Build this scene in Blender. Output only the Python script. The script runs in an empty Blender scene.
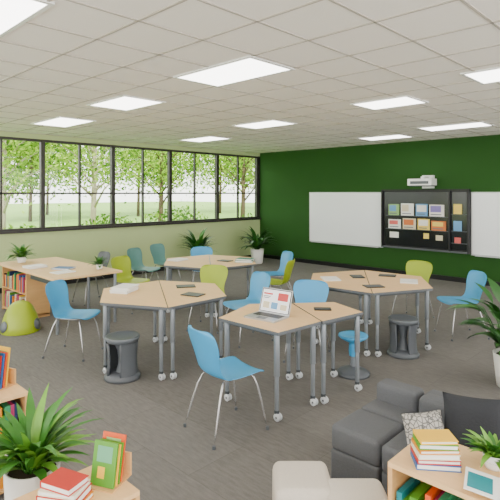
import bpy, math, random
from mathutils import Vector, Matrix
random.seed(7)
PI=math.pi
# ---------------------------------------------------------------- materials
def mat(name,col,rough=0.5,metal=0.0,emit=None,estr=0.0,noise=0.0,nscale=20,spec=0.5,stretch=None,bump=0.0):
    m=bpy.data.materials.new(name); m.use_nodes=True
    nt=m.node_tree; b=nt.nodes['Principled BSDF']
    b.inputs['Base Color'].default_value=(*col,1); b.inputs['Roughness'].default_value=rough
    b.inputs['Metallic'].default_value=metal
    b.inputs['Specular IOR Level'].default_value=spec
    if emit: 
        b.inputs['Emission Color'].default_value=(*emit,1); b.inputs['Emission Strength'].default_value=estr
    if noise>0 or bump>0:
        tc=nt.nodes.new('ShaderNodeTexCoord'); mp=nt.nodes.new('ShaderNodeMapping')
        nt.links.new(tc.outputs['Object'],mp.inputs['Vector'])
        if stretch: mp.inputs['Scale'].default_value=stretch
        n=nt.nodes.new('ShaderNodeTexNoise'); n.inputs['Scale'].default_value=nscale; n.inputs['Detail'].default_value=4
        nt.links.new(mp.outputs[0],n.inputs['Vector'])
        if noise>0:
            r=nt.nodes.new('ShaderNodeMix'); r.data_type='RGBA'
            nt.links.new(n.outputs['Fac'],r.inputs[0])
            r.inputs[6].default_value=(*[c*(1-noise) for c in col],1); r.inputs[7].default_value=(*[min(1,c*(1+noise)) for c in col],1)
            nt.links.new(r.outputs[2],b.inputs['Base Color'])
        if bump>0:
            bp=nt.nodes.new('ShaderNodeBump'); bp.inputs['Strength'].default_value=bump; bp.inputs['Distance'].default_value=0.01
            nt.links.new(n.outputs['Fac'],bp.inputs['Height']); nt.links.new(bp.outputs[0],b.inputs['Normal'])
    return m
def S(r,g,b):
    f=lambda c:(c/255/12.92 if c/255<=0.04045 else ((c/255+0.055)/1.055)**2.4)
    return (f(r),f(g),f(b))
M={}
M['wood']=mat('wood_maple',S(236,194,138),0.45,noise=0.10,nscale=6,stretch=(1,9,1))
M['woodside']=mat('wood_edge',S(218,170,110),0.5,noise=0.12,nscale=5,stretch=(1,1,9))
M['edge']=mat('table_edge_grey',S(92,97,102),0.5)
M['leg']=mat('leg_metal',S(134,140,146),0.35,metal=0.3)
M['chrome']=mat('chrome',S(195,195,195),0.25,metal=0.7)
M['legd']=mat('dark_metal',S(75,80,85),0.4,metal=0.3)
M['caster']=mat('caster',S(206,210,214),0.4)
M['blue']=mat('plastic_blue',S(64,160,212),0.35)
M['lime']=mat('plastic_lime',S(162,182,28),0.4)
M['teal']=mat('plastic_teal',S(100,150,145),0.4)
M['tealb']=mat('teal_green',S(20,125,105),0.5)
M['greyp']=mat('plastic_grey',S(88,93,99),0.45)
M['greyl']=mat('plastic_midgrey',S(108,114,120),0.45)
M['black']=mat('black',S(20,20,22),0.4)
M['frame']=mat('window_frame_dark',S(48,44,39),0.4)
M['white']=mat('white_gloss',S(240,240,238),0.25)
M['board']=mat('whiteboard_surface',S(248,251,252),0.2)
M['alu']=mat('aluminium',S(190,192,194),0.3,metal=0.6)
M['paper']=mat('paper',S(240,240,235),0.7)
M['sofa']=mat('sofa_grey_fabric',S(92,94,98),0.9,noise=0.15,nscale=120,bump=0.3)
M['cream']=mat('cream_fabric',S(206,197,184),0.9,noise=0.08,nscale=120,bump=0.3)
M['pblack']=mat('pillow_black',S(40,43,48),0.85,noise=0.15,nscale=90,bump=0.2)
M['leaf']=mat('leaf_green',S(58,118,34),0.45,noise=0.35,nscale=14)
M['leafd']=mat('leaf_dark',S(38,90,30),0.4,noise=0.3,nscale=14)
M['leafb']=mat('leaf_bright',S(108,160,52),0.45,noise=0.3,nscale=14)
M['soil']=mat('soil',S(60,44,32),0.95)
M['screen']=mat('screen_black',S(22,26,28),0.15)
M['terra']=mat('pot_white',S(236,234,228),0.4)
bookcols=[S(190,40,25),S(222,140,20),S(35,95,160),S(50,140,95),S(230,225,200),S(25,45,85),S(170,50,100),S(85,150,40),S(240,190,50),S(85,35,45),S(15,130,140),S(225,85,25)]
BC=[mat('cover_%d'%i,c,0.5) for i,c in enumerate(bookcols)]
# ---------------------------------------------------------------- mesh builder
class MB:
    def __init__(s): s.v=[];s.f=[];s.mi=[];s.sm=[];s.mats=[]
    def add(s,vs,fs,m,smooth=False,T=None):
        if m not in s.mats: s.mats.append(m)
        k=s.mats.index(m); o=len(s.v)
        for p in vs:
            p=Vector(p)
            if T is not None: p=T@p
            s.v.append(tuple(p))
        for f in fs: s.f.append([i+o for i in f]); s.mi.append(k); s.sm.append(smooth)
    def box(s,c,d,m,rz=0,T=None):
        hx,hy,hz=d[0]/2,d[1]/2,d[2]/2
        X=Matrix.Translation(c)@Matrix.Rotation(rz,4,'Z')
        if T is not None: X=T@X
        vs=[(x,y,z) for x in(-hx,hx) for y in(-hy,hy) for z in(-hz,hz)]
        s.add(vs,[(0,1,3,2),(4,6,7,5),(0,4,5,1),(2,3,7,6),(0,2,6,4),(1,5,7,3)],m,False,X)
    def b2(s,x0,x1,y0,y1,z0,z1,m,T=None):
        s.box(((x0+x1)/2,(y0+y1)/2,(z0+z1)/2),(x1-x0,y1-y0,z1-z0),m,0,T)
    def rbox(s,x0,x1,y0,y1,z0,z1,r,m,T=None,puff=0.0):
        c=Vector(((x0+x1)/2,(y0+y1)/2,(z0+z1)/2)); h=Vector(((x1-x0)/2,(y1-y0)/2,(z1-z0)/2)); r=min(r,h.x*.98,h.y*.98,h.z*.98)
        def ax(H): 
            a=[-H+r*t for t in(0,.15,.35,.65,1)]
            inn=[(-H+r)+(2*H-2*r)*k/4 for k in(1,2,3)]
            return a+inn+[-x for x in a[::-1]]
        A=[ax(h.x),ax(h.y),ax(h.z)]; N=13
        for d in range(3):
            for sg in(-1,1):
                u,v=(d+1)%3,(d+2)%3; vs=[];fs=[]
                for i in range(N):
                    for j in range(N):
                        p=Vector((0,0,0)); p[d]=sg*h[d]; p[u]=A[u][i]; p[v]=A[v][j]
                        q=Vector([max(-h[k]+r,min(h[k]-r,p[k])) for k in range(3)])
                        e=p-q; p=q+e.normalized()*r
                        p[d]+=sg*puff*(1-(A[u][i]/h[u])**2)*(1-(A[v][j]/h[v])**2)
                        vs.append(c+p)
                for i in range(N-1):
                    for j in range(N-1):
                        f=(i*N+j,(i+1)*N+j,(i+1)*N+j+1,i*N+j+1); fs.append(f if sg>0 else f[::-1])
                s.add(vs,fs,m,True,T)
    def prism(s,poly,z0,z1,m,ms=None,T=None):
        n=len(poly); ms=ms or m
        vs=[(x,y,z0) for x,y in poly]+[(x,y,z1) for x,y in poly]
        s.add(vs,[list(range(n,2*n))],m,False,T)
        s.add(vs,[list(range(n-1,-1,-1))]+[(i,(i+1)%n,(i+1)%n+n,i+n) for i in range(n)],ms,False,T)
    def lathe(s,prof,m,n=24,T=None,smooth=True,a0=0,a1=2*PI):
        vs=[];fs=[];full=abs(a1-a0-2*PI)<1e-6
        cols=n if full else n+1
        for r,z in prof:
            for i in range(cols):
                a=a0+(a1-a0)*i/n; vs.append((r*math.cos(a),r*math.sin(a),z))
        for j in range(len(prof)-1):
            for i in range(n):
                i2=(i+1)%cols
                fs.append((j*cols+i,j*cols+i2,(j+1)*cols+i2,(j+1)*cols+i))
        s.add(vs,fs,m,smooth,T)
    def cyl(s,c,r,z0,z1,m,n=20,T=None):
        X=Matrix.Translation((c[0],c[1],0))
        if T is not None:X=T@X
        s.lathe([(0.0001,z0),(r,z0),(r,z0),(r,z1),(r,z1),(0.0001,z1)],m,n,X,False)
    def tube(s,pts,r,m,n=8,T=None):
        pts=[Vector(p) for p in pts]; rs=r if isinstance(r,(list,tuple)) else [r]*len(pts)
        vs=[];fs=[]
        for i,p in enumerate(pts):
            t=(pts[min(i+1,len(pts)-1)]-pts[max(i-1,0)]).normalized()
            a=Vector((0,0,1)) if abs(t.z)<0.9 else Vector((1,0,0))
            u=t.cross(a).normalized(); w=t.cross(u).normalized()
            for k in range(n):
                q=p+rs[i]*(math.cos(2*PI*k/n)*u+math.sin(2*PI*k/n)*w); vs.append(q)
        for i in range(len(pts)-1):
            for k in range(n): fs.append((i*n+k,i*n+(k+1)%n,(i+1)*n+(k+1)%n,(i+1)*n+k))
        fs.append(list(range(n))[::-1]); fs.append(list(range((len(pts)-1)*n,len(pts)*n)))
        s.add(vs,fs,m,True,T)
    def sheet(s,grid,th,m,T=None,smooth=True):
        R=len(grid);C=len(grid[0]); top=[];bot=[]
        for i in range(R):
            for j in range(C):
                du=grid[min(i+1,R-1)][j]-grid[max(i-1,0)][j]; dv=grid[i][min(j+1,C-1)]-grid[i][max(j-1,0)]
                nn=du.cross(dv)
                nn=nn.normalized() if nn.length>1e-9 else Vector((0,0,1))
                top.append(grid[i][j]+nn*th/2); bot.append(grid[i][j]-nn*th/2)
        o=R*C; fs=[]
        for i in range(R-1):
            for j in range(C-1):
                a,b,c,d=i*C+j,i*C+j+1,(i+1)*C+j+1,(i+1)*C+j
                fs.append((a,d,c,b)); fs.append((a+o,b+o,c+o,d+o))
        loop=[j for j in range(C)]+[i*C+C-1 for i in range(1,R)]+[(R-1)*C+j for j in range(C-2,-1,-1)]+[i*C for i in range(R-2,0,-1)]
        for k in range(len(loop)):
            a,b=loop[k],loop[(k+1)%len(loop)]; fs.append((a,b,b+o,a+o))
        s.add(top+bot,fs,m,smooth,T)
    def leaf(s,base,az,L,W,elev,droop,m,n=6,fold=0.2):
        p=Vector(base);ang=elev;side=Vector((-math.sin(az),math.cos(az),0));vs=[];fs=[]
        for i in range(n+1):
            t=i/n; w=W*(math.sin(PI*min(1,0.06+0.94*t**0.8)))*0.5+0.0008
            up=Vector((-math.sin(ang)*math.cos(az),-math.sin(ang)*math.sin(az),math.cos(ang)))
            vs+= [p-side*w+up*w*fold,p.copy(),p+side*w+up*w*fold]
            p=p+Vector((math.cos(ang)*math.cos(az),math.cos(ang)*math.sin(az),math.sin(ang)))*(L/n)
            ang-=droop/n
        for i in range(n):
            a=i*3; fs+=[(a,a+1,a+4,a+3),(a+1,a+2,a+5,a+4)]
        s.add(vs,fs,m,True)
    def book(s,c,w,d,h,rz,m,T=None):
        X=Matrix.Translation(c)@Matrix.Rotation(rz,4,'Z')
        if T is not None: X=T@X
        t=0.003
        s.b2(-w/2,w/2,-d/2,d/2,0,t,m,X); s.b2(-w/2,w/2,-d/2,d/2,h-t,h,m,X); s.b2(-w/2,-w/2+t,-d/2,d/2,t,h-t,m,X)
        s.b2(-w/2+t,w/2-0.004,-d/2+0.004,d/2-0.004,t,h-t,M['paper'],X)
    def mesh(s,name):
        me=bpy.data.meshes.new(name); me.from_pydata(s.v,[],s.f)
        for m in s.mats: me.materials.append(m)
        me.polygons.foreach_set('material_index',s.mi); me.polygons.foreach_set('use_smooth',s.sm)
        me.update(); return me
    def build(s,name,loc=(0,0,0),rz=0,bevel=0,seg=2,sub=0,me=None):
        me=me or s.mesh(name)
        return put(me,name,loc,rz,bevel,seg,sub)
def put(me,name,loc=(0,0,0),rz=0,bevel=0,seg=2,sub=0):
    o=bpy.data.objects.new(name,me); bpy.context.collection.objects.link(o)
    o.location=loc; o.rotation_euler=(0,0,rz)
    if bevel>0:
        b=o.modifiers.new('bevel','BEVEL'); b.width=bevel; b.segments=seg; b.limit_method='ANGLE'; b.angle_limit=0.8
    if sub>0:
        b=o.modifiers.new('sub','SUBSURF'); b.levels=sub; b.render_levels=sub
    return o
def face(dx,dy): return math.atan2(dy,dx)-PI/2
# ---------------------------------------------------------------- room
XW,YG,H=-9.53,10.25,3.0
XE,YS=3.0,-3.0
def floor_mat():
    m=bpy.data.materials.new('carpet_plank'); m.use_nodes=True; nt=m.node_tree; b=nt.nodes['Principled BSDF']
    tc=nt.nodes.new('ShaderNodeTexCoord')
    br=nt.nodes.new('ShaderNodeTexBrick'); br.inputs['Scale'].default_value=1.0
    br.inputs['Brick Width'].default_value=1.0; br.inputs['Row Height'].default_value=0.5
    br.inputs['Mortar Size'].default_value=0.003; br.offset=0.5
    br.inputs['Color1'].default_value=(*S(122,119,115),1); br.inputs['Color2'].default_value=(*S(115,112,108),1)
    br.inputs['Mortar'].default_value=(*S(108,105,101),1)
    nt.links.new(tc.outputs['Object'],br.inputs['Vector'])
    last=br.outputs['Color']
    for sc,lo,hi in(((10,45,1),0.87,1.13),((120,120,1),0.92,1.08)):
        mp=nt.nodes.new('ShaderNodeMapping'); mp.inputs['Scale'].default_value=sc; nt.links.new(tc.outputs['Object'],mp.inputs['Vector'])
        n=nt.nodes.new('ShaderNodeTexNoise'); n.inputs['Scale'].default_value=1.0; n.inputs['Detail'].default_value=5; nt.links.new(mp.outputs[0],n.inputs['Vector'])
        rp=nt.nodes.new('ShaderNodeMapRange'); rp.inputs[1].default_value=0.3; rp.inputs[2].default_value=0.7; rp.inputs[3].default_value=lo; rp.inputs[4].default_value=hi
        nt.links.new(n.outputs['Fac'],rp.inputs[0])
        mx=nt.nodes.new('ShaderNodeMix'); mx.data_type='RGBA'; mx.blend_type='MULTIPLY'; mx.inputs[0].default_value=1
        nt.links.new(last,mx.inputs[6]); nt.links.new(rp.outputs[0],mx.inputs[7]); last=mx.outputs[2]
    nt.links.new(last,b.inputs['Base Color'])
    b.inputs['Roughness'].default_value=0.95; b.inputs['Specular IOR Level'].default_value=0.1
    return m
mb=MB(); mb.b2(XW,XE,YS,YG,-0.1,0,floor_mat()); mb.build('floor')
ceilm=mat('ceiling_tile',S(248,243,235),0.95,noise=0.04,nscale=60,spec=0.1)
mb=MB(); mb.b2(XW-0.15,XE+0.15,YS-0.15,YG+0.15,H,H+0.1,ceilm); mb.build('ceiling')
gm=mat('ceiling_tbar',S(190,183,172),0.8,spec=0.1)
mb=MB(); T=0.56
x=-3.34-0.56*11
while x<XE:
    if x>XW: mb.b2(x-0.010,x+0.010,YS,YG,H-0.006,H+0.001,gm)
    x+=T
y=2.92-0.56*10
while y<YG:
    if y>YS: mb.b2(XW,XE,y-0.010,y+0.010,H-0.006,H+0.001,gm)
    y+=T
mb.build('trim_ceiling_grid')
wg=mat('wall_green_paint',S(42,84,32),0.7,noise=0.04,nscale=3,spec=0.2)
ws=mat('wall_sage_paint',S(192,208,152),0.7,noise=0.03,nscale=3,spec=0.2)
ww=mat('wall_white_paint',S(232,230,222),0.8,spec=0.2)
mb=MB(); mb.b2(XW-0.15,XE+0.15,YG,YG+0.15,0,H,wg); mb.build('wall_north')
mb=MB(); mb.b2(XW-0.15,XE+0.15,YS-0.15,YS,0,0.15,ww); mb.b2(XW-0.15,XE+0.15,YS-0.15,YS,H-0.08,H,ww)  # unseen south side, made up as an opening so world light fills the ceiling
for i in range(6): x=XW+0.1+i*2.45; mb.b2(x-0.05,x+0.05,YS-0.12,YS-0.02,0.15,H-0.08,M['frame'])
mb.build('fill_opening_south')
mb=MB(); mb.b2(XE,XE+0.15,YS,YG,0,0.15,ww); mb.b2(XE,XE+0.15,YS,YG,H-0.08,H,ww)  # unseen east side, left open with invented posts to let fill light in
for i in range(6): y=YS+0.1+i*2.6; mb.b2(XE+0.02,XE+0.12,y-0.05,y+0.05,0.15,H-0.08,M['frame'])
mb.build('fill_opening_east')
ZS,ZT=1.13,2.90
posts=[10.17-1.54*i for i in range(9)]
mb=MB(); mb.b2(XW-0.15,XW,YS,YG,-0.0,ZS,ws); mb.b2(XW-0.15,XW,YS,YG,ZT,H,ws)
mb.b2(XW-0.15,XW,posts[0]+0.04,YG,ZS,ZT,M['frame']); mb.b2(XW-0.15,XW,YS,posts[8]-0.04,ZS,ZT,ws)
mb.build('wall_west')
gl=bpy.data.materials.new('window_glass'); gl.use_nodes=True; nt=gl.node_tree; nt.nodes.clear()
o=nt.nodes.new('ShaderNodeOutputMaterial'); a=nt.nodes.new('ShaderNodeBsdfTransparent'); g=nt.nodes.new('ShaderNodeBsdfGlossy'); g.inputs['Roughness'].default_value=0.02
a.inputs[0].default_value=(0.93,0.96,0.94,1)
mx=nt.nodes.new('ShaderNodeMixShader'); mx.inputs[0].default_value=0.015
nt.links.new(a.outputs[0],mx.inputs[1]); nt.links.new(g.outputs[0],mx.inputs[2]); nt.links.new(mx.outputs[0],o.inputs[0])
for i in range(8):
    y1,y0=posts[i]+0.0,posts[i+1]
    ym=(y0+y1)/2; xa,xb=XW-0.10,XW-0.01; f=M['frame']
    mb=MB()
    e=0.04 if i==0 else 0
    mb.b2(xa,xb,y0,y0+0.04,ZS,ZT,f); mb.b2(xa,xb,y1-0.04,y1+e,ZS,ZT,f)
    mb.b2(xa,xb,y0+0.04,y1-0.04,ZS,ZS+0.045,f); mb.b2(xa,xb,y0+0.04,y1-0.04,ZT-0.05,ZT,f)
    mb.b2(xa+0.02,xb-0.01,ym-0.018,ym+0.018,ZS+0.045,ZT-0.05,f)
    mb.b2(xa+0.02,xb-0.01,y0+0.04,y1-0.04,1.825,1.86,f)
    mb.b2(xa+0.045,xa+0.05,y0+0.04,y1-0.04,ZS+0.045,ZT-0.05,gl)
    mb.build('window_%d'%(i+1))
mb=MB(); mb.b2(XW,XW+0.05,posts[8],posts[0]+0.08,ZS-0.04,ZS+0.005,M['frame']); mb.build('trim_sill')
mb=MB(); mb.b2(XW,XW+0.02,YS,YG,0,0.1,M['black']); mb.build('baseboard_west')
mb=MB(); mb.b2(XW+0.02,XE,YG-0.02,YG,0,0.1,M['black']); mb.build('baseboard_north')
# ceiling lights
lm=mat('light_diffuser',(1,1,1),0.5,emit=(1,0.97,0.93),estr=7.2)
lights=[(-3.34,3.20,.50),(-5.45,3.34,.42),(-7.62,3.52,.50),(-3.44,0.98,.53),(-3.02,5.66,.36),(-5.46,5.97,.44),(-7.86,6.73,.48),(-4.95,9.1,.46),(-3.28,8.45,.52),(-1.34,5.04,.42),
        (1.1,3.2,.53),(1.1,0.98,.53),(-5.58,0.98,.53),(-7.82,0.98,.53),(-0.6,0.4,.53),(1.1,6.0,.53),(-3.34,-1.3,.53),(-0.5,-1.3,.53)]
for (x,y,hw) in lights:
    mb=MB(); mb.b2(-hw,hw,-0.27,0.27,-0.008,0.0,lm)
    for a in((-hw-.03,-hw,-0.30,0.30),(hw,hw+.03,-0.30,0.30),(-hw,hw,-0.30,-0.27),(-hw,hw,0.27,0.30)): mb.b2(*a,-0.014,0.0,M['white'])
    mb.build('ceiling_light_panel',(x,y,H-0.0005))
def wb(x0,x1,name):
    mb=MB(); y=YG
    mb.b2(x0,x1,y-0.025,y-0.001,0.58,1.87,M['alu']); mb.b2(x0+0.025,x1-0.025,y-0.028,y-0.024,0.605,1.845,M['board'])
    mb.b2(x0+0.1,x1-0.1,y-0.09,y-0.025,0.575,0.59,M['alu']); mb.build(name)
wb(-7.74,-5.62,'whiteboard'); wb(-3.64,-1.4,'whiteboard')
mb=MB(); mb.b2(-5.6,-3.66,YG-0.06,YG-0.001,0.62,1.92,M['black']); mb.b2(-5.55,-3.71,YG-0.064,YG-0.059,0.67,1.87,M['screen'])
for a in((-5.61,-5.58,.61,1.93),(-3.68,-3.65,.61,1.93),(-4.06,-4.03,.64,1.9)): mb.b2(a[0],a[1],YG-0.12,YG-0.001,a[2],a[3],M['black'])
mb.b2(-5.58,-3.68,YG-0.12,YG-0.001,1.90,1.93,M['black']); mb.b2(-5.58,-3.68,YG-0.12,YG-0.001,.61,.64,M['greyp'])
for z in(1.335,1.035): mb.b2(-5.5,-4.06,YG-0.10,YG-0.06,z,z+.012,M['legd'])
for z in(1.4,1.05,.8): mb.b2(-4.03,-3.68,YG-0.10,YG-0.06,z,z+.012,M['legd'])
cols=[S(150,190,120),S(110,165,210),S(240,240,232),S(215,120,60),S(245,215,100),S(225,105,100),S(245,240,230),S(100,165,125),S(220,208,175),S(140,125,190)]
pm=[mat('poster_%d'%i,c,0.6) for i,c in enumerate(cols)]
ordr=[[0,2,1,6],[2,8,4,3]]; inr=[[1,8,2,9],[5,3,6,4]]
random.seed(3)
for r,(z0,z1) in enumerate(((1.35,1.62),(1.05,1.29))):
    x=-5.44
    for c in range(4):
        w=random.uniform(0.24,0.34)
        zt=z1-random.uniform(0,.04)
        yy=YG-0.085
        mb.b2(x,x+w,yy,yy+.006,z0,zt,pm[ordr[r][c]]); mb.b2(x+0.025,x+w*random.uniform(.6,.9),yy-.003,yy,z0+0.09,zt-0.025,pm[inr[r][c]])
        mb.b2(x+0.03,x+w-0.06,yy-.003,yy,z0+0.03,z0+0.05,M['greyl'])
        x+=w+random.uniform(.025,.05)
mb.b2(-5.42,-5.2,YG-0.068,YG-0.063,0.84,0.97,pm[2]); mb.b2(-4.62,-4.5,YG-0.068,YG-0.063,0.86,0.98,pm[4]);mb.b2(-4.35,-4.2,YG-0.068,YG-0.063,0.84,0.95,pm[8])
mb.b2(-3.97,-3.80,YG-0.085,YG-0.079,1.415,1.62,pm[4]); mb.b2(-3.97,-3.80,YG-0.085,YG-0.079,1.065,1.27,pm[1]); mb.b2(-3.95,-3.82,YG-0.085,YG-0.079,.815,.93,pm[5])
mb.build('pinboard_display')
mb=MB(); 
mb.b2(-0.12,0.12,-0.10,-0.0,-0.08,0.20,M['white']); mb.b2(-0.04,0.04,-0.34,-0.1,0.12,0.17,M['white'])
mb.b2(-0.26,0.26,-0.50,-0.22,-0.02,0.12,M['white']); mb.b2(-0.2,0.2,-0.505,-0.495,0.01,0.07,M['greyp']); mb.b2(-0.24,0.24,-0.48,-0.24,-0.04,-0.02,M['greyp'])
mb.build('projector',(-4.52,YG,2.03),bevel=0.012)
# ---------------------------------------------------------------- tables
def leg(mb,x,y,top=0.71):
    mb.tube([(x,y,top),(x,y,0.36)],0.025,M['leg'],12); mb.tube([(x,y,0.40),(x,y,0.075)],0.019,M['leg'],12)
    mb.cyl((x,y),0.022,0.06,0.085,M['legd'],12)
    for s in(-1,1):
        R=Matrix.Translation((x+0.012,y+s*0.014,0.032))@Matrix.Rotation(PI/2,4,'X')
        mb.lathe([(0.0001,-0.009),(0.028,-0.009),(0.032,-0.005),(0.032,0.005),(0.028,0.009),(0.0001,0.009)],M['caster'],16,R)
        mb.lathe([(0.0001,-0.0095),(0.012,-0.0095),(0.012,0.0095),(0.0001,0.0095)],M['greyp'],12,R)
def inset(poly,c,k): return [(c[0]+(x-c[0])*k,c[1]+(y-c[1])*k) for x,y in poly]
def hextable(cx,cy,ang,r):
    mb=MB()
    for h in(0,1):
        a=ang+h*PI
        n=(math.cos(a+PI/2)*0.004,math.sin(a+PI/2)*0.004)
        poly=[(r*math.cos(a+i*PI/3)+n[0],r*math.sin(a+i*PI/3)+n[1]) for i in range(4)]
        mb.prism(poly,0.712,0.74,M['wood'],M['edge'])
        c=(sum(p[0] for p in poly)/4,sum(p[1] for p in poly)/4)
        ip=inset(poly,c,0.84)
        mb.prism(inset(poly,c,0.86),0.68,0.712,M['legd'])
        for p in ip: leg(mb,p[0],p[1],0.70)
    return mb.build('hexagonal_table',(cx,cy,0),0,0.004)
hextable(-4.48,3.22,math.radians(-32),0.75)
hextable(-3.22,5.48,math.radians(-56),0.82)
hextable(-5.98,5.23,math.radians(-40),0.82)
def desk(poly,org):
    mb=MB(); poly=[(x-org[0],y-org[1]) for x,y in poly]; n=len(poly); c=(sum(p[0] for p in poly)/n,sum(p[1] for p in poly)/n)
    mb.prism(poly,0.712,0.74,M['wood'],M['edge']); mb.prism(inset(poly,c,0.84),0.68,0.712,M['legd'])
    for p in inset(poly,c,0.84)[:4]: leg(mb,p[0],p[1],0.70)
    mb.build('student_desk',(org[0],org[1],0),0,0.004)
desk([(-3.20,2.90),(-2.52,2.92),(-2.475,3.44),(-3.10,3.80),(-3.38,3.48)],(-2.9,3.3))
desk([(-2.47,3.45),(-2.39,3.98),(-2.82,4.14),(-3.09,3.81)],(-2.7,3.8))
mb=MB(); mb.b2(-8.30,-6.15,2.72,3.72,0.71,0.74,M['wood'])
for x,y in((-6.22,2.80),(-6.22,3.64),(-7.0,3.64)): mb.tube([(x,y,0.71),(x,y,0)],0.022,M['leg'],10)
mb.b2(-7.1,-6.2,2.8,2.83,0.62,0.71,M['legd'])
mb.build('work_desk',bevel=0.004)
def bookcase(name,x0,x1,y0,y1,h,side,n=2,loc=None):
    mb=MB(); W=M['woodside']; t=0.02
    cx,cy=(x0+x1)/2,(y0+y1)/2
    a0,a1,b0,b1=x0-cx,x1-cx,y0-cy,y1-cy
    mb.b2(a0,a1,b0,b1,h-t,h,M['wood']); mb.b2(a0,a1,b0,b1,0.03,0.05,W)
    if side=='y':
        mb.b2(a0,a0+t,b0,b1,0,h-t,W); mb.b2(a1-t,a1,b0,b1,0,h-t,W); mb.b2(a0+t,a1-t,b1-0.01,b1,0.05,h-t,W)
    else:
        mb.b2(a0,a1,b0,b0+t,0,h-t,W); mb.b2(a0,a1,b1-t,b1,0,h-t,W); mb.b2(a0,a0+0.01,b0+t,b1-t,0.05,h-t,W)
    hs=(h-0.07)/n
    for i in range(n):
        z=0.05+i*hs
        if i>0: mb.b2(a0+0.012,a1-0.002,b0+0.002,b1-0.012,z-0.015,z,W)
        lo,hi=(a0,a1) if side=='y' else (b0,b1)
        p=lo+t+0.01
        while p<hi-t-0.05:
            w=random.uniform(0.012,0.035); bh=min(hs-0.04,random.uniform(0.17,0.26))
            m=random.choice(BC)
            if side=='y': mb.b2(p,p+w,b0+0.02,b0+0.2,z,z+bh,m)
            else: mb.b2(a1-0.2,a1-0.02,p,p+w,z,z+bh,m)
            p+=w+0.001
            if random.random()<0.06: p+=0.06
    mb.build(name,(cx,cy,0))
bookcase('bookcase',-8.22,-7.25,2.80,3.15,0.708,'y')
bookcase('low_bookcase',-1.02,-0.1,1.90,2.26,0.70,'y')
bookcase('low_bookcase',-2.07,-1.75,0.10,1.14,0.60,'x')
bookcase('low_bookcase',-3.60,-3.12,0.25,1.22,0.60,'x')
# ---------------------------------------------------------------- chairs
def chair_mesh(m,name):
    mb=MB()
    prof=[(0.225,0.425,0.19),(0.215,0.445,0.205),(0.17,0.452,0.215),(0.08,0.445,0.22),(-0.02,0.438,0.218),(-0.11,0.440,0.21),(-0.17,0.458,0.195),(-0.205,0.495,0.175),(-0.222,0.55,0.170),(-0.235,0.61,0.185),(-0.25,0.67,0.205),(-0.268,0.73,0.215),(-0.284,0.785,0.205),(-0.293,0.815,0.175),(-0.296,0.825,0.12)]
    grid=[]
    for k,(y,z,w) in enumerate(prof):
        row=[]
        for j in range(9):
            u=-1+2*j/8
            if k<6: off=Vector((0,0,0.022*abs(u)**2.5))
            else: off=Vector((0,0.045*u*u,0.0))
            row.append(Vector((u*w,y,z))+off)
        grid.append(row)
    mb.sheet(grid,0.009,m)
    for sx in(-1,1):
        mb.tube([(sx*0.13,0.13,0.432),(sx*0.165,0.17,0.40),(sx*0.21,0.235,0.01)],0.011,M['chrome'],8)
        mb.tube([(sx*0.13,-0.12,0.43),(sx*0.16,-0.16,0.40),(sx*0.215,-0.26,0.01)],0.011,M['chrome'],8)
        mb.tube([(sx*0.13,0.15,0.432),(sx*0.13,-0.14,0.43)],0.010,M['chrome'],8)
        for yy in(0.235,-0.26): mb.cyl((sx*0.213,yy),0.014,0,0.025,M['greyp'],10)
    mb.tube([(-0.13,0.0,0.425),(0.13,0.0,0.425)],0.010,M['chrome'],8)
    return mb.mesh(name)
CM={k:chair_mesh(M[k],'chair_'+k) for k in('blue','lime','teal','greyp')}
def chair(k,x,y,dx,dy): put(CM[k],'classroom_chair',(x,y,0),face(dx,dy),0,2,1)
chair('blue',-5.33,2.60,.84,.54)
chair('blue',-2.79,2.62,.16,1)
chair('blue',-4.28,4.34,-.2,-1)
chair('lime',-5.04,4.38,.5,-.9)
chair('blue',-3.33,4.36,.45,-.9)
chair('blue',-2.42,6.42,-.63,-.78)
chair('lime',-3.25,6.78,0,-1)
chair('blue',-6.90,5.85,.8,-.6)
chair('blue',-5.52,6.33,-.4,-1)
chair('lime',-4.98,5.72,-1,-.4)
chair('lime',-6.72,4.22,.9,.2)
chair('teal',-7.6,5.05,.9,.3)
chair('teal',-7.9,5.75,1,.2)
chair('greyp',-7.70,4.06,0,-1)
def tilt(x,y):
    mb=MB(); g=M['greyp']
    mb.lathe([(0.0001,0),(0.175,0),(0.18,0.02),(0.165,0.05),(0.12,0.07),(0.0001,0.075)],g,28)
    mb.lathe([(0.0001,0.40),(0.10,0.405),(0.15,0.42),(0.165,0.425),(0.17,0.41),(0.15,0.37),(0.06,0.35),(0.0001,0.35)],M['greyl'],28)
    for c in(0,PI):
        pr=[(0.158,0.05),(0.148,0.12),(0.144,0.20),(0.148,0.28),(0.158,0.37)]
        mb.lathe(pr,g,12,Matrix.Rotation(c,4,'Z'),True,-1.05,1.05)
        mb.lathe([(r-0.015,z) for r,z in pr],g,12,Matrix.Rotation(c,4,'Z'),True,-1.05,1.05)
        for a in(-1.05,1.05):
            mb.tube([((r-0.0075)*math.cos(a+c),(r-0.0075)*math.sin(a+c),z) for r,z in pr],0.011,g,8)
    mb.lathe([(0.07,0.06),(0.045,0.14),(0.04,0.2),(0.05,0.28),(0.09,0.36)],M['greyl'],20)
    mb.build('tilt_stool',(x,y,0),math.radians(-46+70))
tilt(-4.30,2.60); tilt(-2.60,5.20)
mb=MB()
mb.lathe([(0.0001,0),(0.165,0),(0.17,0.02),(0.14,0.045),(0.06,0.07),(0.03,0.085)],M['greyp'],28)
mb.lathe([(0.03,0.08),(0.026,0.2),(0.026,0.35)],M['leg'],16); mb.lathe([(0.04,0.19),(0.045,0.24),(0.04,0.34)],M['blue'],16)
mb.lathe([(0.0001,0.32),(0.05,0.325),(0.13,0.37),(0.15,0.39),(0.145,0.405),(0.11,0.40),(0.0001,0.39)],M['blue'],28)
mb.build('wobble_stool',(-2.69,4.29,0))
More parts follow.
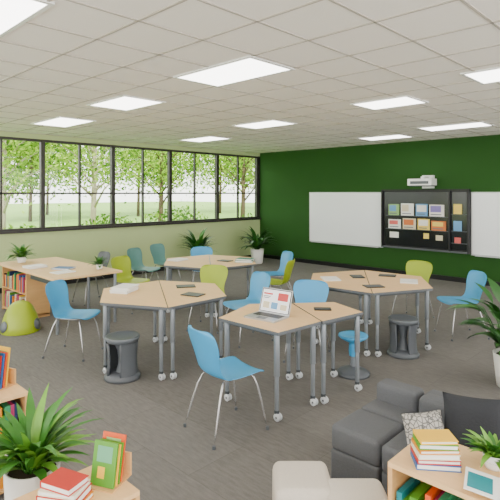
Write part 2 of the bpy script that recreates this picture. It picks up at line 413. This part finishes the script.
mb=MB()
mb.lathe([(0.0001,0.40),(0.05,0.40),(0.10,0.38),(0.15,0.33),(0.20,0.22),(0.235,0.10),(0.25,0.02),(0.24,0.0)],M['lime'],28)
for a in range(3):
    an=math.radians(-80+a*120); T=Matrix.Rotation(an,4,'Z')
    mb.lathe([(0.0001,-0.004),(0.07,-0.004),(0.075,0.004),(0.0001,0.006)],M['greyl'],20,T@Matrix.Translation((0.232,0,0.1))@Matrix.Rotation(math.radians(76),4,'Y'))
mb.build('cone_stool',(-6.74,2.53,0))
# ---------------------------------------------------------------- table items
mb=MB(); mb.b2(-0.165,0.165,-0.115,0.115,0,0.014,M['alu']); mb.b2(-0.14,0.14,-0.01,0.09,0.014,0.016,M['black']); mb.b2(-0.045,0.045,-0.1,-0.03,0.014,0.0155,M['greyl'])
Ts=Matrix.Translation((0,0.115,0.012))@Matrix.Rotation(math.radians(-18),4,'X')
scr=mat('laptop_screen',S(235,235,235),0.3,emit=S(235,235,240),estr=0.5)
mb.b2(-0.165,0.165,0,0.008,0,0.225,M['alu'],Ts); mb.b2(-0.158,0.158,-0.002,0.0,0.01,0.218,M['black'],Ts); mb.b2(-0.150,0.150,-0.003,-0.001,0.016,0.21,scr,Ts)
red=mat('screen_red',S(190,60,60),0.4,emit=S(190,60,60),estr=0.3)
for i,(a,b,c,d,m) in enumerate([(-.14,-.04,.165,.18,red),(-.14,-.06,.145,.152,M['greyl']),(-.14,-.07,.13,.137,M['greyl']),(.02,.13,.12,.19,red),(-.13,-.06,.04,.10,pm[8]),(-.04,.03,.04,.10,pm[1]),(.06,.13,.04,.09,pm[8])]):
    mb.b2(a,b,-0.0045,-0.003,c,d,m,Ts)
mb.build('laptop',(-2.90,3.20,0.7405),0.12)
def tablet(x,y,rz,m='black',w=.22,d=.16,n='tablet'):
    mb=MB(); mb.b2(-w/2,w/2,-d/2,d/2,0,0.009,M[m]); mb.b2(-w/2+.012,w/2-.012,-d/2+.012,d/2-.012,0.009,0.0095,M['legd'] if m=='black' else M['paper']); mb.build(n,(x,y,0.7405),rz,0.002)
tablet(-4.12,3.36,0.3); tablet(-4.55,3.6,1.0); tablet(-3.45,5.6,-0.8); tablet(-2.95,5.15,0.9); tablet(-3.2,5.95,.4); tablet(-5.8,5.4,.2); tablet(-2.72,3.8,0.7,'black',.16,.1)
def paperstack(x,y,rz,name='paper_stack',k=5):
    mb=MB()
    for i in range(k): mb.book((random.uniform(-.01,.01),random.uniform(-.01,.01),i*0.012),0.21,0.28,0.0118,random.uniform(-.08,.08),M['paper'])
    mb.build(name,(x,y,0.7405),rz)
paperstack(-4.83,2.95,0.6); paperstack(-6.4,4.9,0.2,k=2); paperstack(-2.8,5.75,.5,k=1); paperstack(-6.6,3.05,.1,k=1); paperstack(-7.3,2.95,.1,k=3); paperstack(-3.6,5.2,.9,k=1)
mb=MB(); mb.book((0,0,0),0.28,0.2,0.03,0.1,M['tealb']); mb.book((0.01,0,0.031),0.26,0.19,0.025,-0.1,M['tealb']); mb.build('book_stack',(-5.5,5.55,0.7405),.5)
mb=MB(); mb.book((0,0,0),0.28,0.2,0.02,0.1,BC[2]); mb.build('notebook',(-6.9,3.2,0.7405),.5)
# ---------------------------------------------------------------- plants
def plant(name,x,y,z,pot_r,pot_h,n,L,W,m1,m2,emin=0.5,emax=1.45,droop=1.4,stem=0.0,seed=1,seg=6):
    random.seed(seed); mb=MB()
    mb.lathe([(0.0001,0),(pot_r*0.75,0),(pot_r*0.8,0.01),(pot_r,pot_h),(pot_r*0.92,pot_h),(pot_r*0.88,pot_h-0.03)],M['terra'],28)
    mb.lathe([(pot_r*0.9,pot_h-0.03),(0.0001,pot_h-0.025)],M['soil'],24)
    for i in range(n):
        az=i*2.39996+random.uniform(-.3,.3); el=random.uniform(emin,emax); l=L*random.uniform(.7,1.1)
        st=random.uniform(0,stem)
        bx,by=pot_r*0.25*math.cos(az),pot_r*0.25*math.sin(az)
        b=(bx,by,pot_h-0.03)
        if stem>0:
            t=(bx+st*0.6*math.cos(az)*math.cos(el),by+st*0.6*math.sin(az)*math.cos(el),pot_h-0.03+st)
            mb.tube([b,t],0.003,m1,5); b=t
        mb.leaf(b,az,l,W*random.uniform(.8,1.15),el,droop*random.uniform(.6,1.2),random.choice((m1,m1,m2)),seg)
    mb.build(name,(x,y,z))
plant('potted_palm',-2.36,0.94,0,0.125,0.55,85,0.32,0.045,M['leaf'],M['leafb'],0.5,1.45,1.2,0.10,2)
plant('potted_fern',-0.68,2.17,0.7005,0.045,0.06,60,0.12,0.028,M['leaf'],M['leafb'],0.4,1.4,1.2,0.03,3)
plant('potted_rubber_plant',-1.42,5.06,0,0.17,0.32,60,0.34,0.13,M['leafd'],M['leaf'],0.1,1.2,1.0,0.50,4)
plant('potted_plant',-8.75,9.3,0,0.18,0.38,60,0.5,0.10,M['leafd'],M['leaf'],0.4,1.4,1.2,0.25,5)
plant('potted_plant',-8.9,7.4,0,0.17,0.36,55,0.55,0.09,M['leafd'],M['leaf'],0.7,1.4,1.2,0.3,6)
plant('desk_plant',-8.0,3.02,0.7405,0.075,0.09,60,0.28,0.05,M['leaf'],M['leafb'],0.4,1.45,1.3,0.06,7)
plant('desk_plant',-6.5,3.55,0.7405,0.05,0.07,40,0.16,0.045,M['leafd'],M['leaf'],0.3,1.4,1.0,0.04,8)
# ---------------------------------------------------------------- foreground items
def standing(name,x,y,z,rz,n,lean=0.15,seed=1,h=0.24,w=0.19,flip=False):
    random.seed(seed); mb=MB(); p=0
    for i in range(n):
        t=random.uniform(0.006,0.014); hh=h*random.uniform(.85,1.05)
        T=Matrix.Translation((0,p,0.0))@Matrix.Rotation(lean,4,'X')
        m=random.choice(BC); mb.b2(-w/2,w/2,0,t,0.006,hh,m,T); mb.b2(-w/2+.02,w/2-.02,-0.0012,0,hh*.55,hh*.9,random.choice(pm),T); mb.b2(-w/2+.03,w/2-.05,-0.0012,0,hh*.2,hh*.45,random.choice(BC),T)
        p+=t+0.008
    mb.b2(-w/2-.01,w/2+.01,-0.02,p+0.05,0,0.004,M['woodside']); mb.b2(-w/2-.01,w/2+.01,p+0.045,p+0.055,0,0.10,M['woodside'])
    mb.build(name,(x,y,z),rz)
standing('magazine_holder',-1.88,1.035,0.6005,math.radians(25),4,-0.2,11,0.19,0.115)
random.seed(12)
mb=MB();z=0
for i,h in enumerate((0.022,0.03,0.018,0.026)):
    mb.book((0,0,z),0.18-0.01*i,0.135-0.008*i,h,random.uniform(-.2,.2),BC[[1,0,4,0][i]]); z+=h+0.0005
mb.build('book_stack',(-1.90,0.885,0.6005),0.5)
random.seed(5)
mb=MB();z=0
for i,h in enumerate((0.024,0.018,0.022,0.016,0.022,0.014)):
    mb.book((0,0,z),0.18-0.005*i,0.125-0.004*i,h,random.uniform(-.2,.2),BC[[2,0,4,1,7,8][i]]); z+=h+0.0005
mb.build('book_stack',(-0.87,2.03,0.7005),0.6)
mb=MB()
for s in(-1,1):
    T=Matrix.Rotation(-s*0.12,4,'Y'); mb.b2(min(0,s*.12),max(0,s*.12),-0.08,0.08,0.016,0.02,M['paper'],T); mb.b2(min(s*.02,s*.11),max(s*.02,s*.11),-0.06,0.05,0.02,0.021,BC[10],T)
mb.build('open_magazine',(-0.61,1.995,0.6985),0.3)
mb=MB(); mb.lathe([(0.0001,0),(0.03,0),(0.036,0.01),(0.038,0.085),(0.034,0.085),(0.03,0.02),(0.0001,0.015)],BC[11],20); mb.tube([(0.036,0,0.07),(0.06,0,0.06),(0.06,0,0.03),(0.036,0,0.02)],0.004,BC[11],8)
mb.build('coffee_mug',(-0.50,2.19,0.7005))
standing('book_row',-3.34,1.02,0.6005,math.radians(20),6,-0.12,21,0.24,0.18)
# sofa (low sectional: chaise modules, seat run, back with cushions)
mb=MB(); so=M['sofa']; g=0.004
for y0,y1 in((2.50,2.84),(2.84,3.18)):
    mb.rbox(-1.74+g,-1.40-g,y0+g,y1-g,0.04,0.27,0.02,so); mb.rbox(-1.74+g,-1.40-g,y0+g,y1-g,0.262,0.42,0.03,so,None,0.004)
mb.rbox(-1.72,-1.42,3.02,3.17,0.30,0.54,0.035,so)
for x0,x1 in((-1.39,-.80),(-.80,-.2)):
    mb.rbox(x0+g,x1-g,2.50,3.02,0.04,0.27,0.02,so); mb.rbox(x0+g,x1-g,2.49,2.99,0.262,0.42,0.03,so,None,0.006)
    mb.rbox(x0+g,x1-g,3.01,3.18,0.04,0.55,0.03,so); mb.rbox(x0+.02,x1-.02,2.93,3.05,0.36,0.57,0.04,so,None,0.008)
for x in(-1.65,-.3):
    for y in(2.58,3.1): mb.cyl((x,y),0.02,0,0.06,M['black'],10)
mb.build('sectional_sofa',(0,0,0))
def pillow(name,loc,w,h,t,rz,tilt,m):
    N=14; vs=[];fs=[]
    for s in(1,-1):
        for i in range(N+1):
            for j in range(N+1):
                u=-1+2*i/N; v=-1+2*j/N
                k=((1-u**4)*(1-v**4))**0.5
                pin=1-0.07*(1-abs(u)**2)*abs(v)**3-0.0
                pin2=1-0.07*(1-abs(v)**2)*abs(u)**3
                vs.append((u*w/2*pin2,s*t/2*k,v*h/2*pin+h/2))
    o=(N+1)**2
    for i in range(N):
        for j in range(N):
            a,b,c,d=i*(N+1)+j,i*(N+1)+j+1,(i+1)*(N+1)+j+1,(i+1)*(N+1)+j
            fs.append((a,b,c,d)); fs.append((a+o,d+o,c+o,b+o))
    mb=MB(); mb.add(vs,fs,m,True,Matrix.Rotation(tilt,4,'X')); mb.build(name,loc,rz)
pat=bpy.data.materials.new('pillow_pattern'); pat.use_nodes=True; nt=pat.node_tree
tc=nt.nodes.new('ShaderNodeTexCoord'); w=nt.nodes.new('ShaderNodeTexVoronoi'); w.inputs['Scale'].default_value=40; w.feature='DISTANCE_TO_EDGE'
cr=nt.nodes.new('ShaderNodeValToRGB'); cr.color_ramp.elements[0].color=(*S(90,90,88),1); cr.color_ramp.elements[1].color=(*S(178,175,168),1); cr.color_ramp.elements[0].position=0.06; cr.color_ramp.elements[1].position=0.12
nt.links.new(tc.outputs['Object'],w.inputs['Vector']); nt.links.new(w.outputs['Distance'],cr.inputs[0]); nt.links.new(cr.outputs[0],nt.nodes['Principled BSDF'].inputs['Base Color'])
pillow('throw_pillow',(-1.15,2.60,0.430),0.25,0.20,0.09,math.radians(44+12),-0.4,pat)
pillow('throw_pillow',(-0.97,2.77,0.430),0.32,0.29,0.11,math.radians(44-20),-0.2,M['pblack'])
mb=MB(); mb.rbox(-.145,.145,-.15,.15,0.03,0.42,0.04,M['cream'],None,0.005)
for a in(-.08,.08):
    for b in(-.08,.08): mb.cyl((a,b),0.015,0,0.05,M['black'],8)
me=mb.mesh('ottoman')
put(me,'ottoman',(-1.525,1.955,0),math.radians(44)); put(me,'ottoman',(-1.235,2.015,0),math.radians(44))
# ---------------------------------------------------------------- outside
lawn=mat('lawn_grass',S(120,160,66),0.9,noise=0.3,nscale=1.5)
mb=MB(); mb.b2(-90,XW-0.16,-50,70,-0.2,-0.06,lawn); mb.build('lawn')
pathm=mat('path_paving',S(190,185,175),0.9)
mb=MB(); mb.b2(-24,-21.5,-50,70,-0.06,-0.055,pathm); mb.build('garden_path')
def leafmat(n,c):
    m=bpy.data.materials.new(n); m.use_nodes=True; nt=m.node_tree; nt.nodes.clear()
    o=nt.nodes.new('ShaderNodeOutputMaterial'); d=nt.nodes.new('ShaderNodeBsdfDiffuse'); t=nt.nodes.new('ShaderNodeBsdfTranslucent'); mx=nt.nodes.new('ShaderNodeMixShader'); mx.inputs[0].default_value=0.4
    d.inputs[0].default_value=(*c,1); t.inputs[0].default_value=(*c,1)
    nt.links.new(d.outputs[0],mx.inputs[1]); nt.links.new(t.outputs[0],mx.inputs[2]); nt.links.new(mx.outputs[0],o.inputs[0]); return m
TL=[leafmat('tree_leaf_a',S(122,160,48)),leafmat('tree_leaf_b',S(165,192,78)),leafmat('tree_leaf_c',S(70,108,36))]
bark=mat('bark_pale',S(170,158,138),0.9,noise=0.4,nscale=8); bark2=mat('bark_brown',S(90,74,58),0.9,noise=0.3,nscale=8)
def tree(x,y,h,r,n,seed,bk,ls=0.14):
    random.seed(seed); mb=MB()
    mb.tube([(0,0,0.0),(0.05,0.03,h*0.3),(0.0,0.1,h*0.6),(0.1,0,h*0.95)],[0.13,0.10,0.07,0.03],bk,8)
    tips=[]
    for i in range(16):
        a=i*2.4; z=h*(0.22+0.035*i); q=(math.cos(a)*r*0.9,math.sin(a)*r*0.9,z+r*0.6)
        mb.tube([(0.03,0.04,z),(q[0]*.5,q[1]*.5,z+r*.38),q],[0.05,0.03,0.012],bk,6); tips.append(q)
    cl=[(random.gauss(0,r*.5),random.gauss(0,r*.5),random.uniform(h*0.36,h)) for _ in range(24)]+tips
    per=n//len(cl); vv={0:[],1:[],2:[]}; ff={0:[],1:[],2:[]}
    for c in cl:
        for _ in range(per):
            k=random.choice((0,0,1,2)); s=ls*random.uniform(.6,1.3)
            p=Vector(c)+Vector((random.gauss(0,r*.22),random.gauss(0,r*.22),random.gauss(0,r*.17)))
            p.z=max(p.z,0.3)
            u=Vector((random.gauss(0,1),random.gauss(0,1),random.gauss(0,1))).normalized(); w=u.cross(Vector((random.gauss(0,1),random.gauss(0,1),random.gauss(0,1)))).normalized()
            o=len(vv[k]); vv[k]+=[p-u*s,p+w*s*.45,p+u*s,p-w*s*.45]; ff[k].append((o,o+1,o+2,o+3))
    for k in range(3): mb.add(vv[k],ff[k],TL[k])
    mb.build('tree',(x,y,-0.06))
spots=[(-16.5,5.6,5.5,1.7,bark),(-17,9.0,6,1.9,bark),(-19,13.5,6,2.0,bark2),(-18,18,6.5,2.1,bark2),(-21,23,7,2.4,bark2),(-33,5,8,3,bark2),(-33,13,8,3,bark2),(-34,22,8,3.2,bark2),(-34,31,9,3.4,bark2),(-24,32,7,2.6,bark2),(-42,18,9,3.4,bark2),(-42,30,9,3.4,bark2),(-42,42,9,3.4,bark2)]
for i,(x,y,h,r,b) in enumerate(spots): tree(x,y,h,r,4800 if x>-25 else 3600,50+i,b,0.085 if x>-22 else 0.2)
def shrub(x,y,r,seed):
    random.seed(seed); mb=MB(); vv={0:[],1:[],2:[]}; ff={0:[],1:[],2:[]}
    for _ in range(1300):
        k=random.choice((0,2,2)); s=0.07*random.uniform(.6,1.3)
        d=Vector((random.gauss(0,1),random.gauss(0,1),abs(random.gauss(0,1)))).normalized()*r*random.uniform(.6,1); d.z=max(d.z,0.1)
        u=Vector((random.gauss(0,1),random.gauss(0,1),random.gauss(0,1))).normalized(); w=u.cross(Vector((random.gauss(0,1),random.gauss(0,1),random.gauss(0,1)))).normalized()
        o=len(vv[k]); vv[k]+=[d-u*s,d+w*s*.5,d+u*s,d-w*s*.5]; ff[k].append((o,o+1,o+2,o+3))
    for k in range(3): mb.add(vv[k],ff[k],TL[k])
    for a in range(4): mb.tube([(0,0,0),(math.cos(a*1.6)*r*.5,math.sin(a*1.6)*r*.5,r*.7)],0.02,bark2,5)
    mb.build('shrub',(x,y,-0.05))
for i in range(8): shrub(-12.1-(i%3)*0.4,4.6+i*2.6,1.15+0.2*(i%3),90+i)
# ---------------------------------------------------------------- light
w=bpy.data.worlds.new('World'); bpy.context.scene.world=w; w.use_nodes=True
w.node_tree.nodes['Background'].inputs[0].default_value=(1.0,0.98,0.945,1); w.node_tree.nodes['Background'].inputs[1].default_value=5.4
sd=bpy.data.lights.new('sun','SUN'); sd.energy=9; sd.angle=0.03; sd.color=(1,0.95,0.85)
so_=bpy.data.objects.new('sun',sd); bpy.context.collection.objects.link(so_); so_.rotation_euler=(math.radians(25),math.radians(35),0); so_.location=(0,0,12)
# ---------------------------------------------------------------- camera
cd=bpy.data.cameras.new('cam'); cd.sensor_width=36; cd.lens=34.9; cd.shift_y=-0.114; cd.clip_start=0.05; cd.clip_end=500
co=bpy.data.objects.new('camera',cd); bpy.context.collection.objects.link(co); co.location=(0,0,1.85); co.rotation_euler=(PI/2,0,math.radians(44.1))
bpy.context.scene.camera=co
